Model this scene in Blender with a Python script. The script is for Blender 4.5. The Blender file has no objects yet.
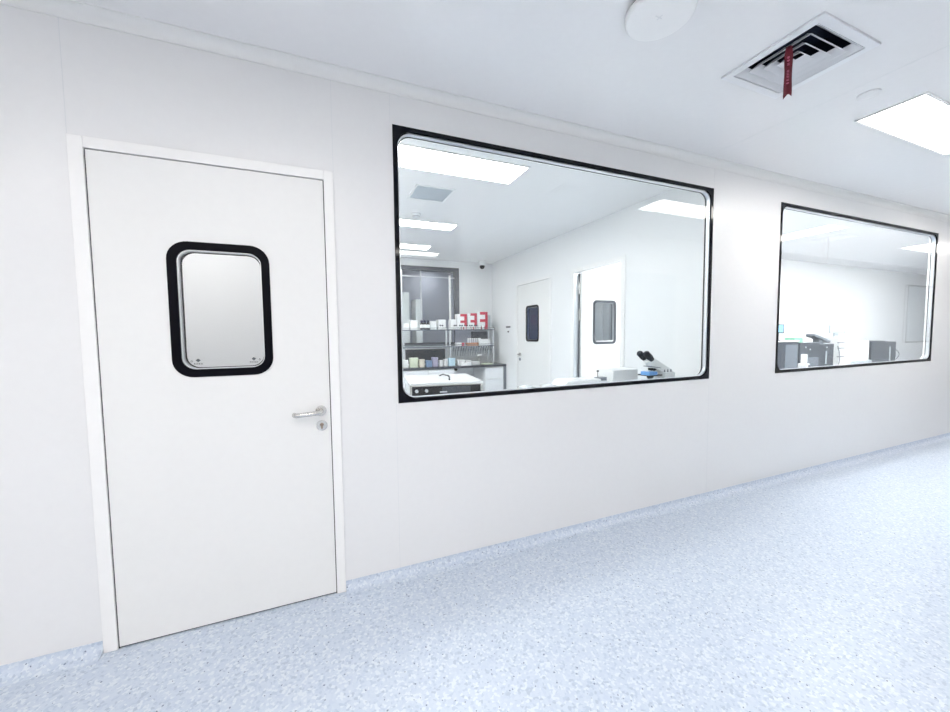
import bpy, bmesh, math, random
from mathutils import Vector, Matrix
from math import sin, cos, pi, radians as R
random.seed(7)
SC = bpy.context.scene
COL = SC.collection

# ------------------------------------------------------------------ materials
def new_mat(name):
    m = bpy.data.materials.new(name); m.use_nodes = True
    nt = m.node_tree; nt.nodes.clear()
    out = nt.nodes.new('ShaderNodeOutputMaterial')
    return m, nt, out

def mat(name, col, rough=.4, metal=0., spec=.5, noise=0., nscale=30., bump=0., bscale=300., emit=0., coat=0.):
    m, nt, out = new_mat(name)
    b = nt.nodes.new('ShaderNodeBsdfPrincipled'); nt.links.new(b.outputs[0], out.inputs[0])
    b.inputs['Base Color'].default_value = (*col, 1)
    b.inputs['Roughness'].default_value = rough
    b.inputs['Metallic'].default_value = metal
    b.inputs['Specular IOR Level'].default_value = spec
    b.inputs['Coat Weight'].default_value = coat
    tc = nt.nodes.new('ShaderNodeTexCoord')
    n = nt.nodes.new('ShaderNodeTexNoise'); n.inputs['Scale'].default_value = nscale
    nt.links.new(tc.outputs['Object'], n.inputs['Vector'])
    rp = nt.nodes.new('ShaderNodeValToRGB')
    k = noise if noise else .015
    rp.color_ramp.elements[0].color = (*[c*(1-k) for c in col], 1)
    rp.color_ramp.elements[1].color = (*[min(1, c*(1+k)) for c in col], 1)
    nt.links.new(n.outputs[0], rp.inputs[0]); nt.links.new(rp.outputs[0], b.inputs['Base Color'])
    if bump:
        n2 = nt.nodes.new('ShaderNodeTexNoise'); n2.inputs['Scale'].default_value = bscale
        nt.links.new(tc.outputs['Object'], n2.inputs['Vector'])
        bp = nt.nodes.new('ShaderNodeBump'); bp.inputs['Strength'].default_value = bump
        bp.inputs['Distance'].default_value = .001
        nt.links.new(n2.outputs[0], bp.inputs['Height']); nt.links.new(bp.outputs[0], b.inputs['Normal'])
    if emit:
        b.inputs['Emission Color'].default_value = (*col, 1); b.inputs['Emission Strength'].default_value = emit
    return m

def glass_mat(name, tint, base=.05, rough=.0):
    m, nt, out = new_mat(name)
    L = nt.links.new
    g = nt.nodes.new('ShaderNodeNewGeometry')
    dot = nt.nodes.new('ShaderNodeVectorMath'); dot.operation = 'DOT_PRODUCT'
    L(g.outputs['Normal'], dot.inputs[0]); L(g.outputs['Incoming'], dot.inputs[1])
    def mth(op, a, b=None):
        n = nt.nodes.new('ShaderNodeMath'); n.operation = op; n.use_clamp = (op != 'POWER')
        for i, v in enumerate((a, b)):
            if v is None: continue
            if isinstance(v, (int, float)): n.inputs[i].default_value = v
            else: L(v, n.inputs[i])
        return n.outputs[0]
    ab = nt.nodes.new('ShaderNodeMath'); ab.operation = 'ABSOLUTE'; L(dot.outputs['Value'], ab.inputs[0])
    p = mth('POWER', mth('SUBTRACT', 1., ab.outputs[0]), 5.)
    f = mth('ADD', mth('MULTIPLY', p, 1-base), base)
    f = mth('MULTIPLY', f, mth('SUBTRACT', 1., g.outputs['Backfacing']))
    tr = nt.nodes.new('ShaderNodeBsdfTransparent'); tr.inputs[0].default_value = (*tint, 1)
    gl = nt.nodes.new('ShaderNodeBsdfGlossy'); gl.inputs['Roughness'].default_value = rough
    mx = nt.nodes.new('ShaderNodeMixShader')
    L(f, mx.inputs[0]); L(tr.outputs[0], mx.inputs[1]); L(gl.outputs[0], mx.inputs[2]); L(mx.outputs[0], out.inputs[0])
    return m

def floor_mat():
    m, nt, out = new_mat('speckled_vinyl')
    L = nt.links.new
    b = nt.nodes.new('ShaderNodeBsdfPrincipled'); L(b.outputs[0], out.inputs[0])
    b.inputs['Roughness'].default_value = .34; b.inputs['Specular IOR Level'].default_value = .5
    tc = nt.nodes.new('ShaderNodeTexCoord')
    ns = nt.nodes.new('ShaderNodeTexNoise'); ns.inputs['Scale'].default_value = 60
    L(tc.outputs['Object'], ns.inputs['Vector'])
    add = nt.nodes.new('ShaderNodeVectorMath'); add.operation = 'MULTIPLY_ADD'
    L(ns.outputs['Color'], add.inputs[0]); add.inputs[1].default_value = (.012, .012, .012)
    L(tc.outputs['Object'], add.inputs[2])
    v = nt.nodes.new('ShaderNodeTexVoronoi'); v.inputs['Scale'].default_value = 105
    L(add.outputs[0], v.inputs['Vector'])
    sep = nt.nodes.new('ShaderNodeSeparateColor'); L(v.outputs['Color'], sep.inputs[0])
    r = nt.nodes.new('ShaderNodeValToRGB'); r.color_ramp.interpolation = 'CONSTANT'
    cr = r.color_ramp
    stops = [(0, (.42, .51, .66)), (.10, (.54, .62, .75)), (.35, (.58, .655, .78)), (.6, (.51, .59, .74)), (.74, (.72, .78, .86)), (.93, (.36, .44, .58))]
    cr.elements[0].position = 0; cr.elements[0].color = (*stops[0][1], 1)
    cr.elements[1].position = stops[1][0]; cr.elements[1].color = (*stops[1][1], 1)
    for p, c in stops[2:]:
        e = cr.elements.new(p); e.color = (*c, 1)
    L(sep.outputs[0], r.inputs[0])
    soft = nt.nodes.new('ShaderNodeMix'); soft.data_type = 'RGBA'; soft.inputs[0].default_value = .40
    L(r.outputs[0], soft.inputs[6]); soft.inputs[7].default_value = (.57, .635, .715, 1)
    v2 = nt.nodes.new('ShaderNodeTexVoronoi'); v2.inputs['Scale'].default_value = 48
    L(add.outputs[0], v2.inputs['Vector'])
    s2 = nt.nodes.new('ShaderNodeSeparateColor'); L(v2.outputs['Color'], s2.inputs[0])
    lt = nt.nodes.new('ShaderNodeMath'); lt.operation = 'LESS_THAN'; lt.inputs[1].default_value = .15
    L(v2.outputs['Distance'], lt.inputs[0])
    gt = nt.nodes.new('ShaderNodeMath'); gt.operation = 'GREATER_THAN'; gt.inputs[1].default_value = .72
    L(s2.outputs[1], gt.inputs[0])
    mu = nt.nodes.new('ShaderNodeMath'); mu.operation = 'MULTIPLY'; L(lt.outputs[0], mu.inputs[0]); L(gt.outputs[0], mu.inputs[1])
    mx = nt.nodes.new('ShaderNodeMix'); mx.data_type = 'RGBA'
    L(mu.outputs[0], mx.inputs[0]); L(soft.outputs[2], mx.inputs[6]); mx.inputs[7].default_value = (.16, .20, .30, 1)
    L(mx.outputs[2], b.inputs['Base Color'])
    n3 = nt.nodes.new('ShaderNodeTexNoise'); n3.inputs['Scale'].default_value = 180; L(tc.outputs['Object'], n3.inputs['Vector'])
    bp = nt.nodes.new('ShaderNodeBump'); bp.inputs['Strength'].default_value = .25; bp.inputs['Distance'].default_value = .001
    L(n3.outputs[0], bp.inputs['Height']); L(bp.outputs[0], b.inputs['Normal'])
    return m

def emit_mat(name, col, s):
    m, nt, out = new_mat(name)
    e = nt.nodes.new('ShaderNodeEmission'); e.inputs[0].default_value = (*col, 1); e.inputs[1].default_value = s
    nt.links.new(e.outputs[0], out.inputs[0]); return m

M = dict(
 wall=mat('coated_panel_wall', (.812, .813, .818), .30, bump=.08, bscale=500),
 lab=mat('lab_panel_wall', (.86, .87, .88), .35),
 ceil=mat('coated_ceiling_panel', (.91, .908, .92), .24),
 door=mat('white_door_lacquer', (.83, .83, .822), .38),
 frame=mat('white_frame_lacquer', (.90, .895, .89), .32),
 cove=mat('white_aluminium_cove', (.84, .845, .838), .30),
 seam=mat('panel_joint_sealant', (.74, .755, .77), .6),
 gap=mat('shadow_gap_rubber', (.03, .03, .04), .7),
 black=mat('black_window_border', (.001, .0015, .005), .06, spec=.22),
 rubber=mat('black_rubber', (.002, .002, .005), .35, spec=.08),
 alu=mat('brushed_aluminium', (.78, .80, .83), .28, .85),
 steel=mat('stainless_steel', (.62, .61, .59), .27, 1., noise=.05, nscale=200),
 brass=mat('lock_cylinder_bronze', (.32, .25, .2), .4, .8),
 white=mat('white_plastic', (.84, .85, .86), .35),
 wgloss=mat('white_gloss_laminate', (.86, .88, .90), .18),
 pale=mat('pale_grey_plastic', (.50, .56, .60), .4),
 top=mat('dark_epoxy_worktop', (.035, .04, .055), .25),
 dgrey=mat('dark_grey_plastic', (.035, .045, .062), .42),
 mgrey=mat('mid_grey_plastic', (.16, .185, .22), .42),
 navy=mat('navy_cap', (.015, .02, .07), .35),
 amber=mat('dark_bottle_glass', (.03, .025, .03), .12),
 red=mat('crimson_print', (.55, .03, .07), .45),
 ribbon=mat('dark_red_satin_ribbon', (.13, .004, .016), .55, noise=.25, nscale=60),
 ink=mat('faded_pink_print', (.55, .14, .22), .6),
 mark=mat('grey_glass_print', (.10, .12, .14), .5),
 lgreen=mat('pale_green_plastic', (.70, .76, .60), .4),
 beige=mat('beige_plastic', (.74, .68, .58), .4),
 blue=mat('slate_blue_plastic', (.20, .30, .48), .4),
 purple=mat('lilac_plastic', (.46, .44, .60), .4),
 sky=mat('light_blue_plastic', (.56, .76, .88), .35),
 mblue=mat('bright_blue_plastic', (.12, .35, .75), .3),
 orange=mat('tan_cardboard', (.55, .25, .13), .6),
 green=mat('mint_green_card', (.30, .68, .50), .5),
 screen=mat('blue_lit_screen', (.22, .48, .68), .2, emit=.5),
 screen2=mat('pale_lit_screen', (.45, .56, .62), .2, emit=.3),
 wframe=mat('grey_window_frame', (.07, .08, .10), .35),
 lilac=mat('lilac_grey_panel', (.42, .44, .53), .4),
 clear=mat('translucent_vial_plastic', (.70, .74, .80), .15),
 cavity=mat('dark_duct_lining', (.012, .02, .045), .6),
 louvre=mat('white_powder_coat', (.84, .85, .88), .35),
 filt=mat('grey_perforated_grille', (.52, .57, .62), .5, noise=.1, nscale=400),
 floor=floor_mat(),
 glass=glass_mat('clear_window_glass', (.965, .98, .985), .045),
 glassd=glass_mat('door_vision_glass', (.96, .968, .975), .05),
 smoke=glass_mat('smoked_door_glass', (.74, .80, .94), .04),
 light=emit_mat('lit_panel_diffuser', (1., .955, .905), 12.),
 lablight=emit_mat('lit_lab_panel_diffuser', (1., .96, .91), 17.),
 roomfill=emit_mat('room_fill_diffuser', (1., .96, .92), 36.),  # strong emission for the added, unseen instrument room fill row
)

# ------------------------------------------------------------------ mesh builder
class MB:
    def __init__(s): s.bm = bmesh.new()
    def _q(s, vs):
        try: return s.bm.faces.new(vs)
        except ValueError: return None
    def box(s, x0, x1, y0, y1, z0, z1, mtx=None):
        c = [Vector(p) for p in ((x0,y0,z0),(x1,y0,z0),(x1,y1,z0),(x0,y1,z0),(x0,y0,z1),(x1,y0,z1),(x1,y1,z1),(x0,y1,z1))]
        if mtx: c = [mtx @ p for p in c]
        v = [s.bm.verts.new(p) for p in c]
        for f in ((0,3,2,1),(4,5,6,7),(0,1,5,4),(1,2,6,5),(2,3,7,6),(3,0,4,7)): s._q([v[i] for i in f])
        return s
    def prism(s, pts, ax, a, b, mtx=None):
        """closed polygon pts (2D) extruded along axis ax from a to b"""
        def P(p, t):
            q = [0,0,0]; o = [i for i in range(3) if i != ax]
            q[o[0]], q[o[1]], q[ax] = p[0], p[1], t
            q = Vector(q); return mtx @ q if mtx else q
        A = [s.bm.verts.new(P(p, a)) for p in pts]; B = [s.bm.verts.new(P(p, b)) for p in pts]
        n = len(pts)
        s._q(A[::-1]); s._q(B)
        for i in range(n): s._q([A[i], A[(i+1)%n], B[(i+1)%n], B[i]])
        return s
    def ring(s, outer, inner, ax, a, b):
        """solid ring between two loops of equal length"""
        def P(p, t):
            q = [0,0,0]; o = [i for i in range(3) if i != ax]
            q[o[0]], q[o[1]], q[ax] = p[0], p[1], t; return Vector(q)
        n = len(outer)
        OA, IA, OB, IB = ([s.bm.verts.new(P(p, t)) for p in l] for l, t in ((outer,a),(inner,a),(outer,b),(inner,b)))
        for i in range(n):
            j = (i+1) % n
            s._q([OA[i], OA[j], IA[j], IA[i]]); s._q([OB[i], IB[i], IB[j], OB[j]])
            s._q([OA[i], OB[i], OB[j], OA[j]]); s._q([IA[i], IA[j], IB[j], IB[i]])
        return s
    def lathe(s, prof, n=20, c=(0,0,0), mtx=None):
        """prof: list of (r, z) around z at c"""
        rings = []
        for r, z in prof:
            ring = []
            for k in range(n):
                p = Vector((c[0]+r*cos(2*pi*k/n), c[1]+r*sin(2*pi*k/n), c[2]+z))
                ring.append(s.bm.verts.new(mtx @ p if mtx else p))
            rings.append(ring)
        for A, B in zip(rings, rings[1:]):
            for k in range(n): s._q([A[k], A[(k+1)%n], B[(k+1)%n], B[k]])
        s._q(rings[0][::-1]); s._q(rings[-1])
        return s
    def cyl(s, p0, p1, r0, r1=None, n=16):
        p0, p1 = Vector(p0), Vector(p1); d = p1-p0
        m = Matrix.Translation(p0) @ d.to_track_quat('Z', 'Y').to_matrix().to_4x4()
        return s.lathe([(r0, 0), (r0 if r1 is None else r1, d.length)], n, (0,0,0), m)
    def tube(s, pts, r, n=10):
        pts = [Vector(p) for p in pts]; rings = []
        up = Vector((0,0,1))
        for i, p in enumerate(pts):
            t = (pts[min(i+1, len(pts)-1)] - pts[max(i-1, 0)]).normalized()
            a = t.cross(up)
            if a.length < .05: a = t.cross(Vector((0,1,0)))
            a.normalize(); b = t.cross(a)
            rings.append([s.bm.verts.new(p + a*r*cos(2*pi*k/n) + b*r*sin(2*pi*k/n)) for k in range(n)])
        for A, B in zip(rings, rings[1:]):
            for k in range(n): s._q([A[k], A[(k+1)%n], B[(k+1)%n], B[k]])
        s._q(rings[0][::-1]); s._q(rings[-1]); return s
    def build(s, name, m, parent=None, loc=(0,0,0), bevel=0., smooth=True):
        bmesh.ops.recalc_face_normals(s.bm, faces=s.bm.faces)
        me = bpy.data.meshes.new(name)
        if parent is None and any(loc):
            bmesh.ops.translate(s.bm, verts=s.bm.verts, vec=-Vector(loc))
        s.bm.to_mesh(me); s.bm.free()
        me.materials.append(M[m] if isinstance(m, str) else m)
        if smooth:
            for p in me.polygons: p.use_smooth = True
            me.set_sharp_from_angle(angle=R(35))
        o = bpy.data.objects.new(name, me); COL.objects.link(o)
        if parent is not None: o.parent = parent
        else: o.location = loc
        if bevel:
            b = o.modifiers.new('bevel', 'BEVEL'); b.width = bevel; b.segments = 2; b.limit_method = 'ANGLE'; b.angle_limit = R(40)
        return o

def tag(o, label=None, cat=None, group=None, kind=None):
    if label: o['label'] = label
    if cat: o['category'] = cat
    if group: o['group'] = group
    if kind: o['kind'] = kind
    return o
def empty(name, loc, rz=0, label=None, cat=None, group=None, kind=None):
    o = bpy.data.objects.new(name, None); COL.objects.link(o)
    o.empty_display_size = .1; o.location = loc; o.rotation_euler = (0, 0, rz)
    return tag(o, label, cat, group, kind)
def copy_tree(o, loc, rz=0, parent=None, label=None):
    c = o.copy(); COL.objects.link(c); c.parent = parent
    if loc is not None: c.location = loc; c.rotation_euler = (0, 0, rz)
    if label: c['label'] = label
    for ch in list(o.children):
        copy_tree(ch, None, 0, c)
    return c
def struct(o): o['kind'] = 'structure'; return o
def bx(*a): return MB().box(*a)

def rrect(x0, x1, z0, z1, r, n=9):
    pts = []
    for cx, cz, a0 in ((x1-r, z1-r, 0), (x0+r, z1-r, 90), (x0+r, z0+r, 180), (x1-r, z0+r, 270)):
        for k in range(n):
            a = R(a0 + 90*k/(n-1)); pts.append((cx+r*cos(a), cz+r*sin(a)))
    return pts
def sharp(inner_n, x0, x1, z0, z1, n=9):
    """sharp rectangle with the same number of points as rrect"""
    pts = []; h = (n-1)//2
    w, t = .06, .06
    for cx, cz, d0, d1 in ((x1, z1, (0,-1), (-1,0)), (x0, z1, (1,0), (0,-1)), (x0, z0, (0,1), (1,0)), (x1, z0, (-1,0), (0,1))):
        for k in range(n):
            if k <= h: f = (h-k)/h*w; pts.append((cx+d0[0]*f, cz+d0[1]*f))
            else: f = (k-h)/h*w; pts.append((cx+d1[0]*f, cz+d1[1]*f))
    return pts

def panel_with_holes(mb, x0, x1, z0, z1, holes, ax, a, b):
    """slab with rectangular openings (grid cells), ax = thickness axis; solid at borders and reveals"""
    xs = sorted({x0, x1, *[h[0] for h in holes], *[h[1] for h in holes]})
    zs = sorted({z0, z1, *[h[2] for h in holes], *[h[3] for h in holes]})
    o = [i for i in range(3) if i != ax]
    V = {}
    def v(i, j, t):
        if (i, j, t) not in V:
            q = [0,0,0]; q[o[0]], q[o[1]], q[ax] = xs[i], zs[j], t; V[(i,j,t)] = mb.bm.verts.new(q)
        return V[(i,j,t)]
    def solid(i, j):
        if i < 0 or j < 0 or i >= len(xs)-1 or j >= len(zs)-1: return False
        cx, cz = (xs[i]+xs[i+1])/2, (zs[j]+zs[j+1])/2
        return not any(h[0] < cx < h[1] and h[2] < cz < h[3] for h in holes)
    for i in range(len(xs)-1):
        for j in range(len(zs)-1):
            if not solid(i, j): continue
            for t in (a, b): mb._q([v(i,j,t), v(i+1,j,t), v(i+1,j+1,t), v(i,j+1,t)])
            for (di, dj, p, q) in ((-1,0,(i,j),(i,j+1)), (1,0,(i+1,j),(i+1,j+1)), (0,-1,(i,j),(i+1,j)), (0,1,(i,j+1),(i+1,j+1))):
                if not solid(i+di, j+dj): mb._q([v(*p,a), v(*q,a), v(*q,b), v(*p,b)])
    return mb

# ------------------------------------------------------------------ dimensions
H = 2.60; D = 2.0; T = .05
XL, XR = -3.0, 14.0
W1 = (.375, 2.784, .959, 2.402)
W2 = (3.614, 6.495, .959, 2.402)
DR = (-.887, .082, 0., 2.118)     # door frame outer
DL = (-.836, .035, .005, 2.071)   # leaf
VENTS = [(1.905, 2.345, .925, 1.345), (6.35, 6.79, .80, 1.22)]

# ------------------------------------------------------------------ shell
struct(bx(XL-.1, XR+.1, -2.6, 7.7, -.08, 0).build('floor', 'floor'))
cb = MB(); panel_with_holes(cb, XL-.1, XR+.1, -2.6, 7.7, [(v[0]+.03, v[1]-.03, v[2]+.03, v[3]-.03) for v in VENTS], 2, H, H+.05)
struct(cb.build('ceiling', 'ceil', smooth=False))
wb = MB(); e = .012
panel_with_holes(wb, XL, XR, 0, H, [(DR[0]+.01, DR[1]-.01, -.0, DR[3]-.01), (W1[0]+e, W1[1]-e, W1[2]+e, W1[3]-e), (W2[0]+e, W2[1]-e, W2[2]+e, W2[3]-e)], 1, D, D+T)
struct(wb.build('wall_front', 'wall', smooth=False))
struct(bx(2.05, XR, .14, .20, 0, H).build('wall_back', 'wall'))
struct(bx(2.05, 2.11, -2.5, .14, 0, H).build('wall_alcove', 'wall'))
struct(bx(XL, 2.05, -2.56, -2.5, 0, H).build('wall_rear', 'wall'))
struct(bx(XL-.06, XL, -2.56, 7.6, 0, H).build('wall_left', 'wall'))
struct(bx(XR, XR+.06, .14, 7.6, 0, H).build('wall_right', 'wall'))
# lab partitions
sw = MB(); panel_with_holes(sw, D+T, 6.33, 0, H, [(4.41, 5.39, 0, 2.12), (3.09, 3.92, 0, 2.10)], 0, 2.95, 3.0)
struct(sw.build('wall_lab_right', 'lab', smooth=False))
struct(bx(.15, .20, D+T, 6.33, 0, H).build('wall_lab_left', 'lab'))
lb = MB(); panel_with_holes(lb, XL, 3.0, 0, H, [(.45, 2.30, 1.10, 2.48)], 1, 6.33, 6.38)
struct(lb.build('wall_lab_back', 'lab', smooth=False))
struct(bx(XL, .15, 3.5, 3.55, 0, H).build('wall_vestibule', 'lab'))
struct(bx(3.0, XR, 4.22, 4.27, 0, H).build('wall_instrument_room', 'lab'))
struct(bx(XL, XR, 7.5, 7.56, 0, H).build('wall_rear_room', 'lilac'))
# wall/ceiling cove (concave quarter round) with slim lips
r = .044
prof = [(D, H-r-.004), (D-.004, H-r-.004), (D-.004, H-r)]
prof += [(D-.004-(r-.004)*(1-cos(R(a))), H-r+(r-.004)*sin(R(a))) for a in range(10, 91, 10)]
prof += [(D-r, H), (D, H)]
struct(MB().prism(prof, 0, XL, XR).build('trim_1', 'cove'))
# vinyl coved skirting in two runs either side of the door
def skirt(x0, x1):
    rr = .05
    pf = [(D, .05), (D-.002, .05)] + [(D-.002-(rr-.002)*(1-cos(R(a))), .05-.047*sin(R(a))) for a in range(0, 91, 10)] + [(D-rr-.004, .0005), (D, .0005)]
    return MB().prism(pf, 0, x0, x1)
struct(skirt(XL, DR[0]).build('baseboard_left', 'floor')); struct(skirt(DR[1], XR).build('baseboard_right', 'floor'))
# panel joints
for i, (x, z0, z1) in enumerate(((-.8885, .05, 2.552), (.084, 2.12, 2.552), (.364, .05, .955), (.364, 2.405, 2.552), (2.79, .05, .957), (2.79, 2.404, 2.552), (-2.1, .05, 2.55), (8.2, .05, 2.55))):
    struct(bx(x-.001, x+.001, D-.0006, D+.001, z0, z1).build('trim_%d' % (i+2), 'seam'))
for i, x in enumerate((2.66, 5.1)):
    struct(bx(x-.0012, x+.0012, .22, D-.05, H-.0006, H+.001).build('trim_%d' % (i+12), 'seam'))

# ------------------------------------------------------------------ observation windows
RD = .036
def big_window(n, W):
    x0, x1, z0, z1 = W
    o = struct(empty('window_%d' % n, ((x0+x1)/2, D, z0)))
    inv = lambda pts: [(p[0]-(x0+x1)/2, p[1]-z0) for p in pts]
    b, bb = .023, .020
    inn = inv(rrect(x0+b, x1-b, z0+bb, z1-b, .075)); out = inv(sharp(0, x0, x1, z0, z1))
    MB().ring(out, inn, 1, -.004, .004).build('front_border', 'black', o)
    in2 = inv(rrect(x0+b+.004, x1-b-.004, z0+bb+.004, z1-b-.004, .072))
    MB().ring(in2, inv(rrect(x0+b+.007, x1-b-.007, z0+bb+.007, z1-b-.007, .07)), 1, .005, RD-.003).build('spacer_reveal', 'alu', o)
    MB().ring(out, inv(rrect(x0+b+.012, x1-b-.014, z0+bb+.003, z1-b-.009, .07)), 1, RD-.002, RD+.002).build('rear_border', 'black', o)
    MB().ring(out, inv(rrect(x0+b+.010, x1-b-.010, z0+bb+.003, z1-b-.007, .07)), 1, RD+.002, T+.004).build('rear_frame', 'frame', o)
    hx = (x1-x0)/2
    g = bx(-hx+.015, hx-.015, .0045, .0095, .015, z1-z0-.015).build('glass_pane', 'glass', o, smooth=False)
    g = bx(-hx+.015, hx-.015, RD-.009, RD-.004, .015, z1-z0-.015).build('glass_pane', 'glass', o, smooth=False)
    return o
w1 = big_window(1, W1); w2 = big_window(2, W2)

# ------------------------------------------------------------------ main door
d = struct(empty('door_1', (-.4025, D, 0)))
ox = .4025
fr = MB()
fr.box(DR[0]+ox, DL[0]+ox-.003, -.012, T+.005, 0, DR[3]); fr.box(DL[1]+ox+.003, DR[1]+ox, -.012, T+.005, 0, DR[3])
fr.box(DL[0]+ox-.003, DL[1]+ox+.003, -.012, T+.005, DL[3]+.003, DR[3])
fr.build('door_frame', 'frame', d, bevel=.002)
MB().box(DL[0]+ox-.003, DL[0]+ox+.001, -.004, .03, 0, DL[3]).box(DL[1]+ox-.001, DL[1]+ox+.003, -.004, .03, 0, DL[3]).box(DL[0]+ox, DL[1]+ox, .003, .03, DL[3], DL[3]+.003).box(DL[0]+ox, DL[1]+ox, .001, .03, .0003, .006).build('gap_seal', 'gap', d)
VW = (-.595, -.208, 1.148, 1.737)
lf = MB(); panel_with_holes(lf, DL[0]+ox+.001, DL[1]+ox-.001, .008, DL[3]-.001, [(VW[0]+ox+.02, VW[1]+ox-.02, VW[2]+.02, VW[3]-.02)], 1, -.006, .038)
leaf = lf.build('door_leaf', 'door', d, smooth=False)
def vision(parent, x0, x1, z0, z1, yf, yb, bw=.032, rad=.075, gm='glassd', ringm='rubber', name='vision_panel', rin=None):
    """rounded vision window in the xz plane of its parent"""
    ri = rin or max(.02, rad-bw*.6)
    vo = rrect(x0, x1, z0, z1, rad); vi = rrect(x0+bw, x1-bw, z0+bw, z1-bw, ri)
    f = MB().ring(vo, vi, 1, yf-.004, yf+.001).build(name, ringm, parent)
    v2 = rrect(x0+bw+.003, x1-bw-.003, z0+bw+.003, z1-bw-.003, ri)
    v1 = sharp(0, x0+.012, x1-.012, z0+.012, z1-.012)
    MB().ring(rrect(x0+bw+.001, x1-bw-.001, z0+bw+.001, z1-bw-.001, ri), v2, 1, yf+.001, yb-.001).build('inner_reveal', 'alu', f)
    MB().ring(vo, rrect(x0+bw+.007, x1-bw-.008, z0+bw+.006, z1-bw-.006, ri), 1, yb-.002, yb+.004).build('rear_border', ringm, f)
    g = MB().prism(rrect(x0+bw-.006, x1-bw+.006, z0+bw-.006, z1-bw+.006, ri), 1, yf+.0015, yf+.0055).build('glass_pane', gm, f, smooth=False)
    g = MB().prism(rrect(x0+bw-.006, x1-bw+.006, z0+bw-.006, z1-bw+.006, ri), 1, yb-.008, yb-.004).build('glass_pane', gm, f, smooth=False)
    return f, g
f, g = vision(d, VW[0]+ox, VW[1]+ox, VW[2], VW[3], -.006, .038, .034, .078, rin=.052)
def glass_stamp(x, z, ring_dx):
    s = MB()
    s.prism([(x-.0095, z), (x, z+.008), (x+.0095, z), (x, z-.008)], 1, -.0062, -.0056)
    for k in range(4):                      # four tiny characters under the lozenge
        u = x-.0165+k*.0086
        s.box(u, u+.0068, -.0062, -.0056, z-.0135, z-.012); s.box(u, u+.0068, -.0062, -.0056, z-.018, z-.0165)
        s.box(u+.0026, u+.0042, -.0062, -.0056, z-.018, z-.012)
    c = [(x+ring_dx+.004*cos(2*pi*k/12), z-.004+.0045*sin(2*pi*k/12)) for k in range(12)]
    c2 = [(x+ring_dx+.0022*cos(2*pi*k/12), z-.004+.0026*sin(2*pi*k/12)) for k in range(12)]
    s.ring(c, c2, 1, -.0062, -.0056)
    return s
glass_stamp(-.502+ox+.0, 1.222, -.024).build('glass_stamp', 'mark', f)
glass_stamp(-.288+ox, 1.222, .024).build('glass_stamp', 'mark', f)
# lever handle
hx, hz = -.009+ox, .954
ros = MB().cyl((hx, -.006, hz), (hx, -.014, hz), .026, .025, 32).build('handle_rose', 'steel', d)
pts = [(hx, -.012, hz), (hx, -.038, hz), (hx-.003, -.048, hz), (hx-.012, -.055, hz-.001), (hx-.05, -.058, hz-.003), (hx-.09, -.058, hz-.005), (hx-.108, -.055, hz-.006), (hx-.116, -.046, hz-.006), (hx-.118, -.030, hz-.006)]
MB().tube(pts, .0108, 16).build('lever_handle', 'steel', d)
kz = .880
esc = MB().cyl((hx+.002, -.006, kz), (hx+.002, -.013, kz), .026, .0252, 32).build('lock_escutcheon', 'steel', d)
MB().cyl((hx+.002, -.013, kz+.006), (hx+.002, -.0155, kz+.006), .0085, None, 18).box(hx-.002, hx+.006, -.0153, -.013, kz-.014, kz+.003).build('lock_cylinder', 'brass', esc)

# opposite corridor wall: door and window that show up as reflections in the glass
d5 = struct(empty('door_2', (4.15, .2, 0)))
MB().box(-.50, -.45, -.003, .012, 0, 2.165).box(.45, .50, -.003, .012, 0, 2.165).box(-.45, .45, -.003, .012, 2.115, 2.165).build('door_frame', 'frame', d5)
bx(-.447, .447, -.001, .008, .008, 2.112).build('door_leaf', 'pale', d5)
o5 = struct(empty('window_3', (11.8, .2, 1.04)))
MB().ring(sharp(0, -.62, .62, 0, 1.2), rrect(-.59, .59, .03, 1.17, .06), 1, -.001, .006).build('window_border', 'black', o5)
bx(-.60, .60, -.001, .002, .02, 1.18).build('glass_pane', 'pale', o5)

# ------------------------------------------------------------------ lab-side doors (side wall x = 2.95)
def lab_door(n, y0, y1, z1, wy0, wy1):
    o = struct(empty('door_%d' % n, (2.95, (y0+y1)/2, 0), -pi/2))       # local x runs along -y ... front faces -x
    hw = (y1-y0)/2; c = (y0+y1)/2
    MB().box(-hw-.045, -hw-.002, -.008, T, 0, z1+.045).box(hw+.002, hw+.045, -.008, T, 0, z1+.045).box(-hw-.002, hw+.002, -.008, T, z1+.003, z1+.045).build('door_frame', 'frame', o)
    a, b = -(wy1-c), -(wy0-c)
    l = MB(); panel_with_holes(l, -hw, hw, .008, z1-.002, [(a+.02, b-.02, 1.197+.02, 1.742-.02)], 1, 0, .04)
    l.build('door_leaf', 'door', o, smooth=False)
    MB().box(-hw, hw, .002, .03, z1-.002, z1+.003).box(-hw-.002, -hw, .002, .03, 0, z1).box(hw, hw+.002, .002, .03, 0, z1).build('gap_seal', 'mgrey', o)
    vision(o, a, b, 1.197, 1.742, 0, .04, .03, .055, gm='smoke')
    hxx = -hw+.07
    MB().cyl((hxx, 0, .99), (hxx, -.008, .99), .026, None, 20).build('handle_rose', 'steel', o)
    MB().tube([(hxx, -.006, .99), (hxx, -.045, .99), (hxx+.012, -.052, .99), (hxx+.12, -.052, .985)], .009, 10).build('lever_handle', 'steel', o)
    MB().cyl((hxx, 0, .91), (hxx, -.008, .91), .024, None, 20).build('lock_escutcheon', 'mgrey', o)
    return o
lab_door(3, 4.452, 5.352, 2.078, 4.722, 5.096)
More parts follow.
